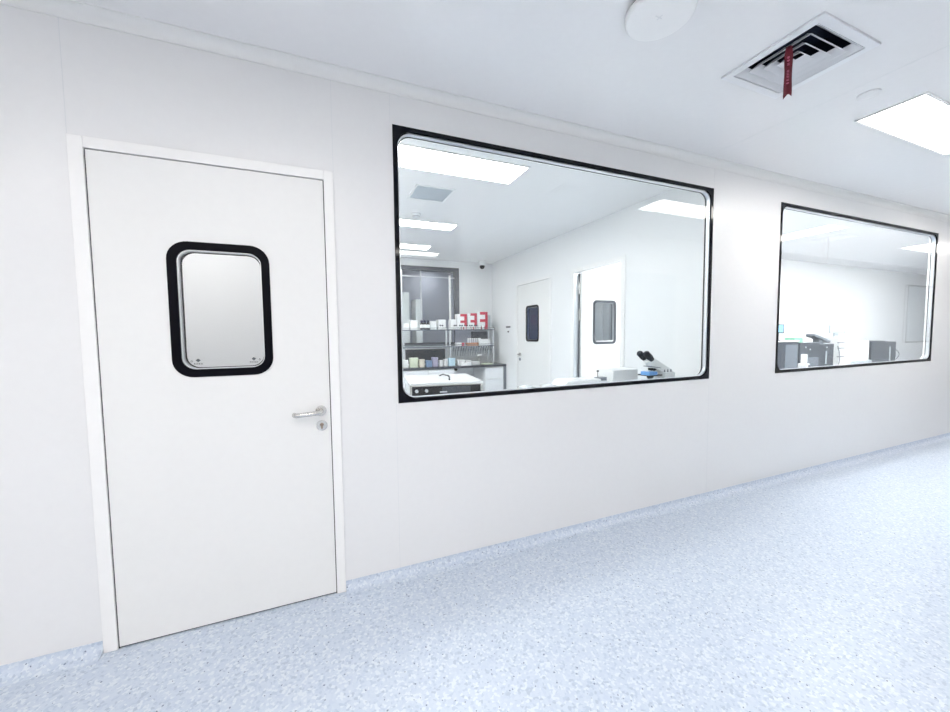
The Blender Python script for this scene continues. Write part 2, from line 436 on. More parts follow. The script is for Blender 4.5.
# open doorway with the leaf swung back into the next room
o = struct(empty('door_4', (2.95, 3.505, 0)))
MB().box(-.008, .058, -.455, -.40, 0, 2.125).box(-.008, .058, .40, .455, 0, 2.125).box(-.008, .058, -.40, .40, 2.075, 2.125).build('door_frame', 'frame', o)
lo = MB(); panel_with_holes(lo, .075, .925, .01, 2.06, [(.27, .60, 1.22, 1.72)], 1, .345, .385)
lo.build('door_leaf', 'door', o, smooth=False)
# its vision panel
vp, g = vision(o, .25, .625, 1.175, 1.735, .345, .385, .03, .055, ringm='dgrey')
for z in (1.88, 1.55, .30):
    MB().box(.058, .066, .375, .40, z-.07, z+.07).cyl((.066, .372, z-.07), (.066, .372, z+.07), .010, None, 10).build('hinge', 'steel', o)
MB().box(-.003, .006, .396, .401, 0, 2.075).box(.052, .060, .394, .401, 0, 2.075).box(.004, .056, .399, .401, 0, 2.075).build('edge_seal', 'alu', o)
bx(.058, .075, .380, .386, .01, 2.06).build('leaf_edge_seal', 'dgrey', o)
MB().cyl((.86, .345, .97), (.86, .337, .97), .024, None, 16).tube([(.86, .34, .97), (.86, .30, .97), (.848, .293, .97), (.74, .293, .965)], .009, 10).build('lever_handle', 'steel', o)
# gathered clear curtain behind the open leaf
cur = MB(); N = 48
ptsA = [(3.46+.62*k/N, 4.10+.045*sin(k*1.1)+.025*sin(k*.43+1)) for k in range(N+1)]
for k in range(N):
    (xa, ya), (xb, yb) = ptsA[k], ptsA[k+1]
    sw_ = lambda x, t: 3.77+(x-3.77)*(1-.25*t)
    rows = []
    for t in (0, .35, .7, 1):
        zz = 2.0-1.5*t
        rows.append([cur.bm.verts.new(Vector((sw_(xa, t), ya+.01*sin(5*t+k), zz))), cur.bm.verts.new(Vector((sw_(xb, t), yb+.01*sin(5*t+k+1), zz)))])
    for A, B in zip(rows, rows[1:]): cur._q([A[0], A[1], B[1], B[0]])
bmesh.ops.remove_doubles(cur.bm, verts=cur.bm.verts, dist=1e-5)
co = cur.build('plastic_curtain', mat('milky_plastic_sheet', (.84, .87, .90), .2), loc=(3.77, 4.12, .5))
so = co.modifiers.new('thick', 'SOLIDIFY'); so.thickness = .003
tag(co, 'pale grey gathered plastic curtain seen through the vision panel of the open door', 'curtain')
cr_ = MB().cyl((3.42, 4.12, 2.01), (4.12, 4.12, 2.01), .012, None, 12)
for x in (3.43, 4.11): cr_.cyl((x, 4.12, 2.01), (x, 4.22, 2.01), .008, None, 8)
tag(cr_.build('curtain_rail', 'steel', loc=(3.77, 4.22, 2.01)), 'thin steel curtain rail behind the open lab door', 'rail')

# access switch plate beside lab door
p = empty('wall_switch', (2.95, 5.68, 1.40), 0, 'small black switch pair on the lab side wall left of the closed door', 'switch')
bx(-.012, 0, -.07, .07, .02, .045).build('upper_key', 'dgrey', p); bx(-.010, 0, -.02, .02, -.06, -.035).build('lower_key', 'dgrey', p)

# ------------------------------------------------------------------ grey-framed window on the lab's back wall
o = struct(empty('window_4', (1.375, 6.33, 1.10)))
MB().ring(sharp(0, -.925, .925, 0, 1.38), sharp(0, -.845, .845, .08, 1.31), 1, -.02, .055).build('window_frame', 'wframe', o)
MB().box(-.86, .86, .0, .02, 1.20, 1.215).box(.23, .25, -.0, .02, .08, 1.31).box(-.10, -.08, 0, .02, .08, 1.31).build('glazing_bar', 'alu', o)
bx(.745, .775, -.004, .02, .08, 1.25).build('reflection_streak', 'frame', o)  # white bar built in place of a light streak mirrored in the glass
bx(-.85, .85, .03, .036, .07, 1.32).build('glass_pane', 'glass', o, smooth=False)
for k, (xa, xb) in enumerate(((.9, 1.12), (1.26, 1.50), (1.62, 1.74))):
    tag(bx(xa, xb, 6.75, 7.1, 0, 2.2-.12*k).build('tall_cabinet', 'white', loc=((xa+xb)/2, 6.9, 0)), ('tall white cabinet at the left behind the grey-framed lab window', 'tall white cabinet in the middle behind the grey-framed lab window', 'narrow white cabinet at the right behind the grey-framed lab window')[k], 'cabinet')

# ------------------------------------------------------------------ lights
def panel_light(x0, x1, y0, y1, label, group='ceiling panel lights', m='light'):
    o = empty('ceiling_light', ((x0+x1)/2, (y0+y1)/2, H), 0, label, 'ceiling light', group)
    hx, hy = (x1-x0)/2, (y1-y0)/2
    MB().ring(sharp(0, -hx, hx, -hy, hy), sharp(0, -hx+.012, hx-.012, -hy+.012, hy-.012), 2, -.008, -.0005).build('light_frame', 'frame', o)
    bx(-hx+.012, hx-.012, -hy+.012, hy-.012, -.006, -.001).build('diffuser', m, o)
LG = (
 (3.06, 4.26, 1.01, 1.31, 'long glowing ceiling panel light at the right of the corridor beyond the air vent'),
 (-.9, .3, .15, .45, 'added fill panel light before the white door, outside the view'),  # unseen, added and shifted to spread light evenly over the wall
 (-.75, .45, -1.3, -1.0, 'middle ceiling panel light behind the photographer'),
 (-2.75, -1.55, -.2, .1, 'added unseen fill light at the left end of the corridor'),  # unseen, added to even out the brightness of the left wall
 (-2.4, -1.2, -2.0, -1.7, 'added left rear fill light behind the photographer'),  # added fill out of view, lifts walls and ceiling
 (.6, 1.8, -2.0, -1.7, 'added right rear fill light behind the photographer'),  # second added rear fill, also out of view
 (5.72, 6.12, .35, 1.40, 'crosswise corridor panel light mirrored at the left of the far window'),
 (8.45, 9.65, 1.05, 1.35, 'corridor panel light mirrored at the right edge of the far window'),
 (11.9, 13.1, 1.05, 1.35, 'farthest corridor panel light near the end wall'),
 (.33, 1.53, 2.57, 2.92, 'lab ceiling panel light nearest the front window'),
 (.33, 1.53, 4.20, 4.46, 'lab ceiling panel light between the grille and the back wall'),
 (.33, 1.53, 5.33, 5.60, 'lab ceiling panel light above the bench shelves'),
 (-1.5, -.3, 2.55, 2.85, 'added unseen fill light in the room behind the white door'),  # unseen, added to set how bright the door pane looks
 (3.3, 4.5, 2.08, 2.34, 'leftmost added fill light of the instrument room'),  # row of five added above the sightline to brighten this room
 (4.9, 6.1, 2.08, 2.34, 'second added fill light from the left in the instrument room'),
 (6.6, 7.8, 2.08, 2.34, 'middle added fill light of the instrument room'),
 (8.3, 9.5, 2.08, 2.34, 'fourth added fill light of the instrument room'),
 (10.2, 11.4, 2.08, 2.34, 'rightmost added fill light of the instrument room'),
)
for i, l in enumerate(LG): panel_light(*l, m='light' if i < 9 or i == 12 else 'lablight' if i < 13 else 'roomfill')
panel_light(1.9, 2.2, 7.0, 7.3, 'small ceiling light in the dim room behind the grey-framed window')

panel_light(3.35, 4.05, 3.93, 4.03, 'added unseen narrow fill light over the plastic curtain behind the open door')  # added out of sight to brighten the curtain
panel_light(5.2, 5.8, 5.2, 5.5, 'ceiling light in the dim room behind the closed lab door')
# ------------------------------------------------------------------ air diffusers
def vent(v, label):
    x0, x1, y0, y1 = v; cx, cy = (x0+x1)/2, (y0+y1)/2
    o = empty('air_vent', (cx, cy, H), 0, label, 'air vent')
    hx, hy = (x1-x0)/2, (y1-y0)/2
    MB().ring(sharp(0, -hx, hx, -hy, hy), sharp(0, -hx+.038, hx-.038, -hy+.038, hy-.038), 2, -.010, .0).build('flange', 'louvre', o, bevel=.002)
    # duct box above
    du = MB(); a, b = hx-.031, hy-.031
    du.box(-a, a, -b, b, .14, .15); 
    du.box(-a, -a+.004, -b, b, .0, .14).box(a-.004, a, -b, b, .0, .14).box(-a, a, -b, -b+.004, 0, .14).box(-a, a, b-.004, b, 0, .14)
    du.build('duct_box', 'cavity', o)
    # nested square cones, each blade leaning outwards at the bottom
    for k in range(4):
        bx_, by_ = hx-.041-.040*k, hy-.041-.040*k
        if min(bx_, by_) < .02: break
        t = .029
        q = MB(); th = .0022
        def loop(h, w, z): return [q.bm.verts.new(p) for p in ((-h,-w,z),(h,-w,z),(h,w,z),(-h,w,z))]
        A = loop(bx_, by_, -.006); B = loop(bx_-t, by_-t, .024)
        A2 = loop(bx_-th, by_-th, -.006); B2 = loop(bx_-t-th, by_-t-th, .024)
        for i in range(4):
            j = (i+1) % 4
            q._q([A[i],A[j],B[j],B[i]]); q._q([A2[i],B2[i],B2[j],A2[j]]); q._q([A[i],A2[i],A2[j],A[j]]); q._q([B[i],B[j],B2[j],B2[i]])
        q.build('louvre_blade', 'louvre', o, smooth=False)
    for sx in (-1, 1):
        bx(sx*(hx-.036)-.002, sx*(hx-.036)+.002, -.004, .004, -.004, .01).build('clip', 'louvre', o)
    return o
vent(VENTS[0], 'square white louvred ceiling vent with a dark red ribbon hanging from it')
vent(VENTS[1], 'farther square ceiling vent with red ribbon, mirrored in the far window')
def ribbon(x, y, ztop, L, rz, label):
    o = empty('ribbon', (x, y, ztop), rz, label, 'ribbon')
    m = MB(); w = .0145; n = 14; rows = []
    for k in range(n+1):
        t = k/n; z = -L*t; yy = .006*sin(t*5)+.004*t
        ww = w*(.82 if t < .12 else 1)*(1+.06*sin(9*t))
        zl = z; rows.append([(-ww, yy+.003*sin(7*t), zl), (0, yy-.001, z + (.022 if k == n else 0)), (ww, yy-.003*sin(6*t), zl+.004*(k == n))])
    V = [[m.bm.verts.new(p) for p in r_] for r_ in rows]
    for A, B in zip(V, V[1:]):
        m._q([A[0], A[1], B[1], B[0]]); m._q([A[1], A[2], B[2], B[1]])
    s = m.build('ribbon_strip', 'ribbon', o); sm = s.modifiers.new('t', 'SOLIDIFY'); sm.thickness = .0012
    rnd = random.Random(3)
    for z0 in (-.048, -.062, -.076, -.105, -.119, -.133, -.147, -.161):   # worn characters printed down the ribbon
        if abs(z0) > L-.02: continue
        t = -z0/L; yy = .006*sin(t*5)+.004*t; c = MB()
        c.box(-.0007, .0007, yy-.004, yy-.0022, z0-.0045, z0+.0045)
        for q in rnd.sample((-.004, -.002, 0, .002, .004), 3): c.box(-.005, .004, yy-.0041, yy-.0021, z0+q-.0006, z0+q+.0006)
        c.build('printed_character', 'ink', o)
ribbon(1.983, 1.089, H-.002, .226, R(-60), 'dark red ribbon with worn print dangling from the nearer ceiling vent')
ribbon(6.55, .98, H-.004, .30, R(-60), 'bright red ribbon dangling from the farther vent, mirrored in the far window')

# round ceiling device
o = empty('ceiling_speaker', (1.272, 1.153, H), 0, 'large round white disc-shaped device mounted on the corridor ceiling left of the vent', 'ceiling device')
MB().lathe([(.110, 0), (.118, -.006), (.118, -.016), (.10, -.018)], 48).build('mounting_base', 'dgrey', o)  # dark grey colour stands in for the shadow around the mount
MB().lathe([(.120, -.012), (.127, -.020), (.127, -.036), (.122, -.042), (.10, -.0435)], 64).build('disc_cover', mat('matt_white_cover', (.965, .965, .965), .6), o)
MB().box(-.022, .010, -.002, .002, -.0445, -.043).box(-.004, 0, -.014, .012, -.0445, -.043).build('emblem', 'white', o)
o = MB().lathe([(.047, 0), (.047, -.004), (.040, -.007)], 40, (2.79, 1.14, H)).build('ceiling_sensor', 'white', loc=(2.79, 1.14, H))
tag(o, 'small flat round white sensor on the ceiling between the vent and panel light', 'sensor')
# lab ceiling items
o = empty('ceiling_grille', (.968, 3.373, H), 0, 'small pale grey square return grille on the lab ceiling', 'air grille')
MB().ring(sharp(0, -.175, .175, -.17, .17), sharp(0, -.158, .158, -.153, .153), 2, -.008, 0).build('grille_frame', 'white', o)
gm = bx(-.158, .158, -.153, .153, -.003, 0)
for k in range(15): gm.box(-.158, .158, -.147+k*.0205, -.140+k*.0205, -.0055, -.003)
gm.build('grille_mesh', 'filt', o)
o = empty('smoke_detector', (.98, 3.99, H), 0, 'small round smoke detector on the lab ceiling behind the grille', 'smoke detector')
MB().lathe([(.05, 0), (.05, -.012), (.036, -.03), (.012, -.034)], 24).build('housing', 'white', o)
MB().lathe([(.0375, -.0285), (.040, -.024), (.036, -.0305)], 24).build('sensor_slot', 'mgrey', o)
o = empty('dome_camera', (2.68, 6.15, H), 0, 'white dome camera with black eye in the lab back corner ceiling', 'security camera')
MB().lathe([(.06, 0), (.06, -.03), (.052, -.075), (.045, -.08)], 24).build('housing', 'white', o)
MB().lathe([(.044, -.078), (.046, -.095), (.038, -.118), (.022, -.133), (.005, -.138)], 24).build('lens_dome', 'rubber', o)

# ------------------------------------------------------------------ bench along the lab's back wall
WZ = .80
o = empty('worktop', (1.75, 6.05, WZ), 0, 'long dark epoxy worktop running along the lab back wall', 'worktop')
bx(-1.53, 1.19, -.30, .275, -.035, 0).build('top_slab', 'top', o, bevel=.003)
bx(1.155, 1.19, -.29, .27, -.80, -.035).build('end_panel', 'mgrey', o)
def base_cab(x0, x1, label, kind):
    o = empty('base_cabinet', ((x0+x1)/2, 6.05, 0), 0, label, 'cabinet')
    h = (x1-x0)/2
    bx(-h, h, -.27, .26, .08, .76).build('body', 'white', o)
    bx(-h+.02, h-.02, -.24, .25, 0, .08).build('plinth', 'mgrey', o)
    if kind == 'drawers':
        for z0, z1 in ((.56, .75), (.09, .545)):
            dd = bx(-h+.004, h-.004, -.288, -.271, z0, z1).build('drawer', 'wgloss', o, bevel=.002)
            bx(-h+.03, h-.03, -.294, -.287, z1-.022 if z1 > .6 else z1-.03, z1-.010 if z1 > .6 else z1-.016).build('drawer_pull', 'alu', dd)
    else:
        n = max(1, round((x1-x0)/.45)); w = (x1-x0)/n
        for k in range(n):
            dd = bx(-h+k*w+.003, -h+(k+1)*w-.003, -.288, -.271, .09, .75).build('cabinet_door', 'wgloss', o, bevel=.002)
            bx(-h+(k+1)*w-.035, -h+(k+1)*w-.022, -.305, -.287, .50, .64).build('door_pull', 'alu', dd)
base_cab(.25, 1.10, 'white base cabinet at the hidden left end of the lab bench', 'doors')
base_cab(1.12, 2.00, 'white two-door base cabinet left of the knee space under the dark worktop', 'doors')
base_cab(2.55, 2.895, 'narrow white drawer unit under the right end of the dark worktop', 'drawers')
o = empty('back_board', (2.275, 6.30, 0), 0, 'pale panel closing the knee space under the worktop, with a round black cable hole', 'panel')
bx(-.27, .27, -.02, 0, 0, .765).build('board', 'lab', o)
MB().cyl((-.07, -.02, .70), (-.07, -.026, .70), .032, None, 20).build('cable_grommet', 'rubber', o)

# rack with two tiers
RY0, RY1 = 5.98, 6.22
o = empty('reagent_rack', (2.02, 6.10, WZ), 0, 'two-tier steel reagent rack standing on the dark worktop', 'shelf rack')
for x in (-.79, -.01, .79):
    for y in (-.10, .10): bx(x-.012, x+.012, y-.012, y+.012, 0, .62).build('post', 'alu', o)
for z in (.315, .595):
    bx(-.80, .80, -.125, .125, z-.006, z+.006).build('shelf', 'pale', o)
    MB().cyl((-.80, -.125, z+.03), (.80, -.125, z+.03), .004, None, 8).box(-.81, .81, -.129, -.123, z-.012, z+.006).build('shelf_rail', 'mgrey', o)
bx(-.72, -.03, .112, .12, .03, .27).build('lower_back_panel', 'dgrey', o)
bx(.16, .77, .112, .12, .34, .585).build('upper_back_panel', 'lilac', o)
bx(.46, .76, .06, .11, .40, .56).build('junction_box', 'dgrey', o)
Z1, Z2 = WZ+.321, WZ+.601

def simple_box(name, x0, x1, y0, y1, z0, z1, m, label, cat='box', group=None, bev=.004, rz=0):
    cx, cy = (x0+x1)/2, (y0+y1)/2
    o = bx(-(x1-x0)/2, (x1-x0)/2, -(y1-y0)/2, (y1-y0)/2, 0, z1-z0).build(name, m, bevel=bev)
    o.location = (cx, cy, z0); o.rotation_euler = (0, 0, rz)
    return tag(o, label, cat, group)
# red and white cartons
def carton(x, w, h, label):
    o = empty('reagent_carton', (x, 6.10, Z2), R(-4), label, 'carton', 'red and white cartons on the rack')
    bx(-w/2, w/2, -.09, .08, 0, h).build('carton_body', 'white', o, bevel=.002)
    s = MB().box(w/2-.045, w/2+.001, -.0915, -.09, .0, h)
    for z in (.0, h*.42, h*.84): s.box(-w/2+.05, w/2-.045, -.0915, -.09, z, z+h*.16)
    s.build('red_print', 'red', o)
carton(2.245, .165, .26, 'leftmost red and white carton on the upper rack shelf')
carton(2.43, .165, .275, 'middle red and white carton on the upper rack shelf')
carton(2.62, .19, .30, 'rightmost and tallest red and white carton on the upper rack shelf')
simple_box('grey_box', 2.725, 2.80, 6.08, 6.20, Z2, Z2+.25, 'pale', 'slim grey box at the right end of the upper rack shelf')
for k, (xa, xb, h, lab) in enumerate(((1.36, 1.485, .155, 'white box left of the dark-capped bottles on the rack'),
        (1.70, 1.80, .14, 'small white box right of the dark-capped bottles'), (1.835, 1.965, .165, 'taller white box in the middle of the upper rack shelf'),
        (2.055, 2.15, .17, 'white box directly left of the red and white cartons'), (1.245, 1.34, .10, 'low white box at the left end of the upper rack shelf'))):
    simple_box('white_box', xa, xb, 6.07, 6.20, Z2, Z2+h, 'white', lab)
# bottles
def bottle(kind):
    o = empty('reagent_bottle', (0, 0, 0))
    if kind == 'cap':
        MB().lathe([(.019, 0), (.021, .004), (.021, .082), (.012, .098), (.012, .104)], 16).build('bottle_body', 'amber', o)
        MB().lathe([(.0215, .018), (.0216, .020), (.0216, .070), (.0214, .072)], 16).build('bottle_label', 'white', o)
        MB().lathe([(.015, .100), (.016, .102), (.016, .128), (.013, .131)], 16).build('bottle_cap', 'navy', o)
    else:
        MB().lathe([(.013, 0), (.014, .003), (.014, .048), (.010, .054)], 12).build('bottle_body', 'white', o)
        MB().lathe([(.011, .053), (.012, .055), (.012, .074), (.010, .076)], 12).build('bottle_cap', 'navy', o)
    return o
pb = bottle('cap'); pb['category'] = 'bottle'; pb['group'] = 'dark-capped bottles on the upper rack shelf'
pb['label'] = 'dark bottle with navy cap and white label on the upper rack shelf'
for k, (x, y) in enumerate(((1.53, 6.02), (1.585, 6.025), (1.64, 6.02), (1.555, 6.08), (1.61, 6.085), (1.665, 6.075))):
    if k == 0: pb.location = (x, y, Z2); pb.scale = (1.12, 1.12, 1.15)
    else: copy_tree(pb, (x, y, Z2))
sb = bottle('small'); sb['category'] = 'bottle'; sb['group'] = 'small navy-capped bottles in front of the cartons'
sb['label'] = 'tiny white bottle with navy cap in the front row of the upper rack shelf'
for k, x in enumerate((1.845, 1.885, 2.09, 2.125, 2.19, 2.235, 2.28, 2.325, 2.37, 2.415, 2.46, 2.50)):
    if k == 0: sb.location = (x, 5.992, Z2)
    else: copy_tree(sb, (x, 5.992 + (.012 if k % 2 else 0), Z2))
for x, lab in ((2.55, 'left small white jar in front of the rightmost carton'), (2.62, 'right small white jar in front of the rightmost carton')):
    o = empty('white_jar', (x, 5.998, Z2), 0, lab, 'jar'); MB().lathe([(.02, 0), (.022, .003), (.022, .06), (.018, .066)], 14).build('jar_body', 'white', o); MB().lathe([(.022, .064), (.023, .066), (.023, .08), (.02, .082)], 14).build('jar_lid', 'white', o)
# lower tier
o = empty('vial_tray', (2.43, 6.05, Z1), 0, 'tan cardboard tray of clear vials on the lower rack shelf', 'tray')
MB().box(-.10, .10, -.05, .05, 0, .05).build('tray_body', 'orange', o, bevel=.003)
pv = None
for k in range(5):
    x = 2.35+k*.038
    if pv is None:
        pv = empty('vial', (x, 6.03, Z1+.05), 0, 'clear capped vial standing on the tan tray', 'vial', 'clear vials on the tan tray')
        MB().lathe([(.013, 0), (.014, .003), (.014, .055), (.012, .058)], 12).build('vial_body', 'clear', pv); MB().lathe([(.014, .057), (.015, .059), (.015, .075), (.013, .077)], 12).build('vial_cap', 'white', pv)
    else: copy_tree(pv, (x, 6.03, Z1+.05))
simple_box('white_box', 2.58, 2.755, 6.0, 6.14, Z1, Z1+.11, 'white', 'white lidded box at the right of the lower rack shelf')
simple_box('white_box', 2.545, 2.575, 6.0, 6.10, Z1, Z1+.13, 'white', 'slim upright white carton beside the tan vial tray')
simple_box('white_box', 2.13, 2.22, 6.0, 6.10, Z1, Z1+.055, 'white', 'low white box at the left of the tan vial tray')
simple_box('red_box', 2.225, 2.27, 6.0, 6.05, Z1, Z1+.05, 'red', 'tiny red box on the lower rack shelf')
# pipettes
pp = empty('pipette', (0, 0, 0), 0, 'slim pipette hanging under the lower rack shelf', 'pipette', 'pipettes hanging under the lower rack shelf')
MB().box(-.010, .010, -.022, -.004, -.07, -.002).build('handle_body', 'mgrey', pp, bevel=.003)
MB().cyl((0, -.013, -.07), (.012, -.02, -.155), .006, .003, 10).build('tip_shaft', 'mgrey', pp)
MB().cyl((0, -.013, -.004), (-.004, -.013, .012), .005, None, 8).build('plunger', 'navy', pp)
k = 0
for x in [2.07+.046*i for i in range(16)]:
    loc = (x, 5.987, Z1-.018); rz = 0
    if k == 0: pp.location = loc; tgt = pp
    else: tgt = copy_tree(pp, loc)
    tgt.rotation_euler = (0, .22+.05*(k % 3), 0); k += 1
# worktop items
for (nm, xa, xb, y, h, m, lab, cat) in (
   ('plastic_tub', 1.30, 1.44, 5.93, .15, 'lgreen', 'pale green plastic tub on the worktop under the rack', 'tub'),
   ('plastic_tub', 1.455, 1.545, 5.93, .12, 'beige', 'beige plastic tub beside the pale green one', 'tub'),
   ('plastic_tub', 1.56, 1.66, 5.90, .10, 'blue', 'slate blue plastic tub on the worktop', 'tub'),
   ('plastic_tub', 1.67, 1.77, 5.93, .145, 'purple', 'lilac plastic tub beside the slate blue one', 'tub'),
   ('plastic_tub', 1.79, 1.855, 5.93, .095, 'white', 'small white tub right of the lilac tub', 'tub'),
   ('plastic_tub', 1.87, 1.935, 5.93, .11, 'white', 'small white tub left of the light blue one', 'tub'),
   ('plastic_tub', 1.945, 2.06, 5.91, .125, 'sky', 'light blue plastic tub at the middle rack post', 'tub')):
    o = empty(nm, ((xa+xb)/2, y, WZ), 0, lab, cat)
    w = (xb-xa)/2
    MB().prism(rrect(-w*.94, w*.94, -.045, .045, .018, 5), 2, 0, h*.82).build('tub_body', m, o)
    MB().prism(rrect(-w, w, -.05, .05, .02, 5), 2, h*.82, h).build('tub_lid', m, o)
for k, (xa, xb, h, y, lab) in enumerate(((2.10, 2.22, .09, 5.90, 'white tip box stacked left under the hanging pipettes'), (2.235, 2.34, .075, 5.90, 'white tip box in the middle under the hanging pipettes'),
     (2.36, 2.50, .05, 5.92, 'low white tip box under the hanging pipettes'), (2.12, 2.30, .045, 5.80, 'flat white tip box at the front of the worktop'), (1.19, 1.27, .12, 5.9, 'white box at the window-side end of the worktop'))):
    simple_box('tip_box', xa, xb, y-.04, y+.04, WZ, WZ+h, 'white', lab)
simple_box('green_tray', 2.55, 2.72, 5.82, 5.95, WZ, WZ+.018, 'lgreen', 'flat pale green tray near the right end of the worktop', 'tray')
o = empty('pipette_stand', (2.53, 5.98, WZ), 0, 'small steel pipette stand with white head on the worktop', 'stand')
MB().lathe([(.04, 0), (.04, .008), (.01, .014)], 20).cyl((0, 0, .01), (0, 0, .13), .006, None, 8).build('stand_pole', 'steel', o); bx(-.045, .045, -.02, .02, .13, .17).build('stand_head', 'white', o, bevel=.006)

# ------------------------------------------------------------------ steel-edged glass-front cabinet in the lab
o = empty('glass_front_cabinet', (1.0, 3.26, 0), R(-8), 'low cabinet with white top and dark glass front behind the near window', 'cabinet')
hw, hd, hh = .305, .32, .925
MB().box(-hw, hw, -hd+.02, hd, .06, hh-.012).build('body', 'white', o)
bx(-hw-.005, hw+.005, -hd-.005, hd+.005, hh-.012, hh).build('top_panel', 'wgloss', o)
MB().ring(sharp(0, -hw, hw, .06, hh-.012), sharp(0, -hw+.018, hw-.018, .085, hh-.024), 1, -hd, -hd+.02).build('front_trim', 'steel', o)
bx(-hw+.018, hw-.018, -hd+.004, -hd+.016, .085, hh-.024).build('glass_front', 'rubber', o)
for x in (-hw+.01, hw-.01): MB().lathe([(.009, 0), (.009, .006), (.004, .009)], 12, (x, -hd+.006, hh)).build('corner_stud', 'steel', o)
for x in (-.25, -.17): MB().cyl((x, -hd+.004, .865), (x, -hd-.02, .865), .013, None, 14).build('front_knob', 'alu', o)
bx(-.06, .0, -hd-.004, -hd+.004, .845, .855).build('name_strip', 'alu', o)
bx(-.04, .20, -hd+.002, -hd+.004, .60, .89).build('display_window', 'dgrey', o)
for x, y in ((-.24, -.25), (.24, -.25), (-.24, .27), (.24, .27)): MB().cyl((x, y, 0), (x, y, .06), .02, None, 10).build('foot', 'rubber', o)
MB().tube([(.02, .18, hh+.004), (.03, .06, hh+.03), (.07, -.05, hh+.022), (.05, -.16, hh+.004)], .007, 8).build('top_cable', 'rubber', o)

# ------------------------------------------------------------------ bench behind the near window
TZ = .85
o = empty('laboratory_table', (2.06, 2.44, 0), 0, 'white table standing right behind the near window in the lab', 'table')
bx(-.86, .86, -.33, .30, TZ-.03, TZ).build('tabletop', 'wgloss', o, bevel=.003)
for x in (-.83, .83):
    for y in (-.30, .27): bx(x-.02, x+.02, y-.02, y+.02, 0, TZ-.03).build('leg', 'alu', o)
# microscope
o = empty('microscope', (2.685, 2.40, TZ), R(3), 'white microscope with black eyepieces and blue stage at the right end of the window table', 'microscope')
MB().prism(rrect(-.14, .17, -.10, .10, .03, 5), 2, 0, .035).build('base_foot', 'white', o, bevel=.004)
arm = [(.02, .035), (.19, .035), (.19, .115), (.13, .155), (-.05, .245), (-.115, .195), (-.06, .165), (.03, .128), (.06, .105), (.02, .08)]
MB().prism(arm, 1, -.035, .035).build('arm', 'white', o, bevel=.008)
MB().prism([(.03, .08), (.165, .08), (.165, .125), (.03, .128)], 1, -.055, .055).build('lamp_house', 'white', o, bevel=.006)
dirv = Vector((-.78, 0, .62)).normalized()
hd_ = MB()
b0 = Vector((-.045, 0, .195))
hd_.cyl(b0+Vector((0, 0, 0)), b0+dirv*.085, .046, .040, 24)
hd_.build('binocular_head', 'white', o)
for s_ in (-1, 1):
    q0 = b0+dirv*.075+Vector((0, s_*.034, 0)); q1 = q0+dirv*.085
    MB().cyl(q0, q0+dirv*.045, .022, .022, 18).cyl(q0+dirv*.03, q1, .027, .025, 18).cyl(q1, q1+dirv*.012, .027, .019, 18).build('eyepiece', 'rubber', o)
MB().prism([(-.115, .180), (.0, .165), (.0, .171), (-.115, .187)], 1, -.04, .04).build('head_seam', 'mgrey', o)
MB().lathe([(.03, .168), (.034, .163), (.034, .150), (.02, .144)], 20, (-.055, 0, 0)).build('nosepiece', 'rubber', o)
for a in (0, 2.1, 4.2):
    p0 = Vector((-.055+.016*cos(a), .016*sin(a), .155)); MB().cyl(p0, p0+Vector((.014*cos(a), .014*sin(a), -.035)), .009, .006, 12).build('objective', 'steel', o)
MB().prism(rrect(-.155, -.01, -.07, .07, .01, 4), 2, .104, .114).build('stage', 'rubber', o)
MB().box(-.175, -.075, -.072, .02, .112, .143).build('blue_cover', 'mblue', o, bevel=.006)
bx(-.13, -.10, -.02, .03, .143, .15).build('slide_holder', 'white', o)
MB().lathe([(.028, .10), (.028, .09), (.018, .075), (.018, .05), (.03, .035)], 20, (-.08, 0, 0)).build('condenser', 'rubber', o)
for x in (.055, .095, .135): MB().cyl((x, -.03, .128), (x, -.03, .150), .011, .008, 12).build('top_knob', 'mgrey', o)
MB().cyl((.04, -.037, .06), (.04, -.075, .06), .024, .022, 20).build('focus_knob', 'rubber', o)
# other table items
simple_box('instrument_box', 2.30, 2.60, 2.52, 2.70, TZ, TZ+.15, 'white', 'plain white instrument box left of the microscope', 'box', rz=R(4), bev=.006)
o = empty('white_device', (1.99, 2.60, TZ), 0, 'low wedge-shaped white device on the window table', 'device')
MB().prism([(-.20, 0), (.19, 0), (.19, .085), (-.15, .085), (-.19, .035)], 1, -.09, .09).build('housing', 'white', o, bevel=.006)
bx(-.14, .17, -.07, .07, .0845, .088).build('top_plate', 'wgloss', o)
o = empty('control_block', (2.235, 2.585, TZ), 0, 'small grey control block between the wedge device and the white box', 'control block')
MB().box(-.035, .04, -.03, .03, 0, .062).build('block_body', 'white', o); MB().prism(rrect(-.045, .045, -.035, .035, .012, 4), 2, .062, .090).build('grey_cap', 'mgrey', o)
MB().cyl((-.03, 0, .09), (-.03, 0, .135), .003, None, 8).lathe([(.004, .134), (.010, .138), (.010, .148), (.004, .152)], 12, (-.03, 0, 0)).build('joystick', 'rubber', o)
for k, (x, lab) in enumerate(((1.50, 'left shallow steel dish on the window table'), (1.71, 'right shallow steel dish on the window table'))):
    o = empty('steel_dish', (x, 2.60, TZ), 0, lab, 'dish')
    MB().lathe([(.045, 0), (.06, .015), (.066, .042), (.070, .046), (.062, .044), (.05, .012)], 28).build('dish_bowl', 'steel', o)
    MB().lathe([(.05, .044), (.048, .052), (.012, .056), (.010, .062)], 24).build('dish_lid', 'clear', o)

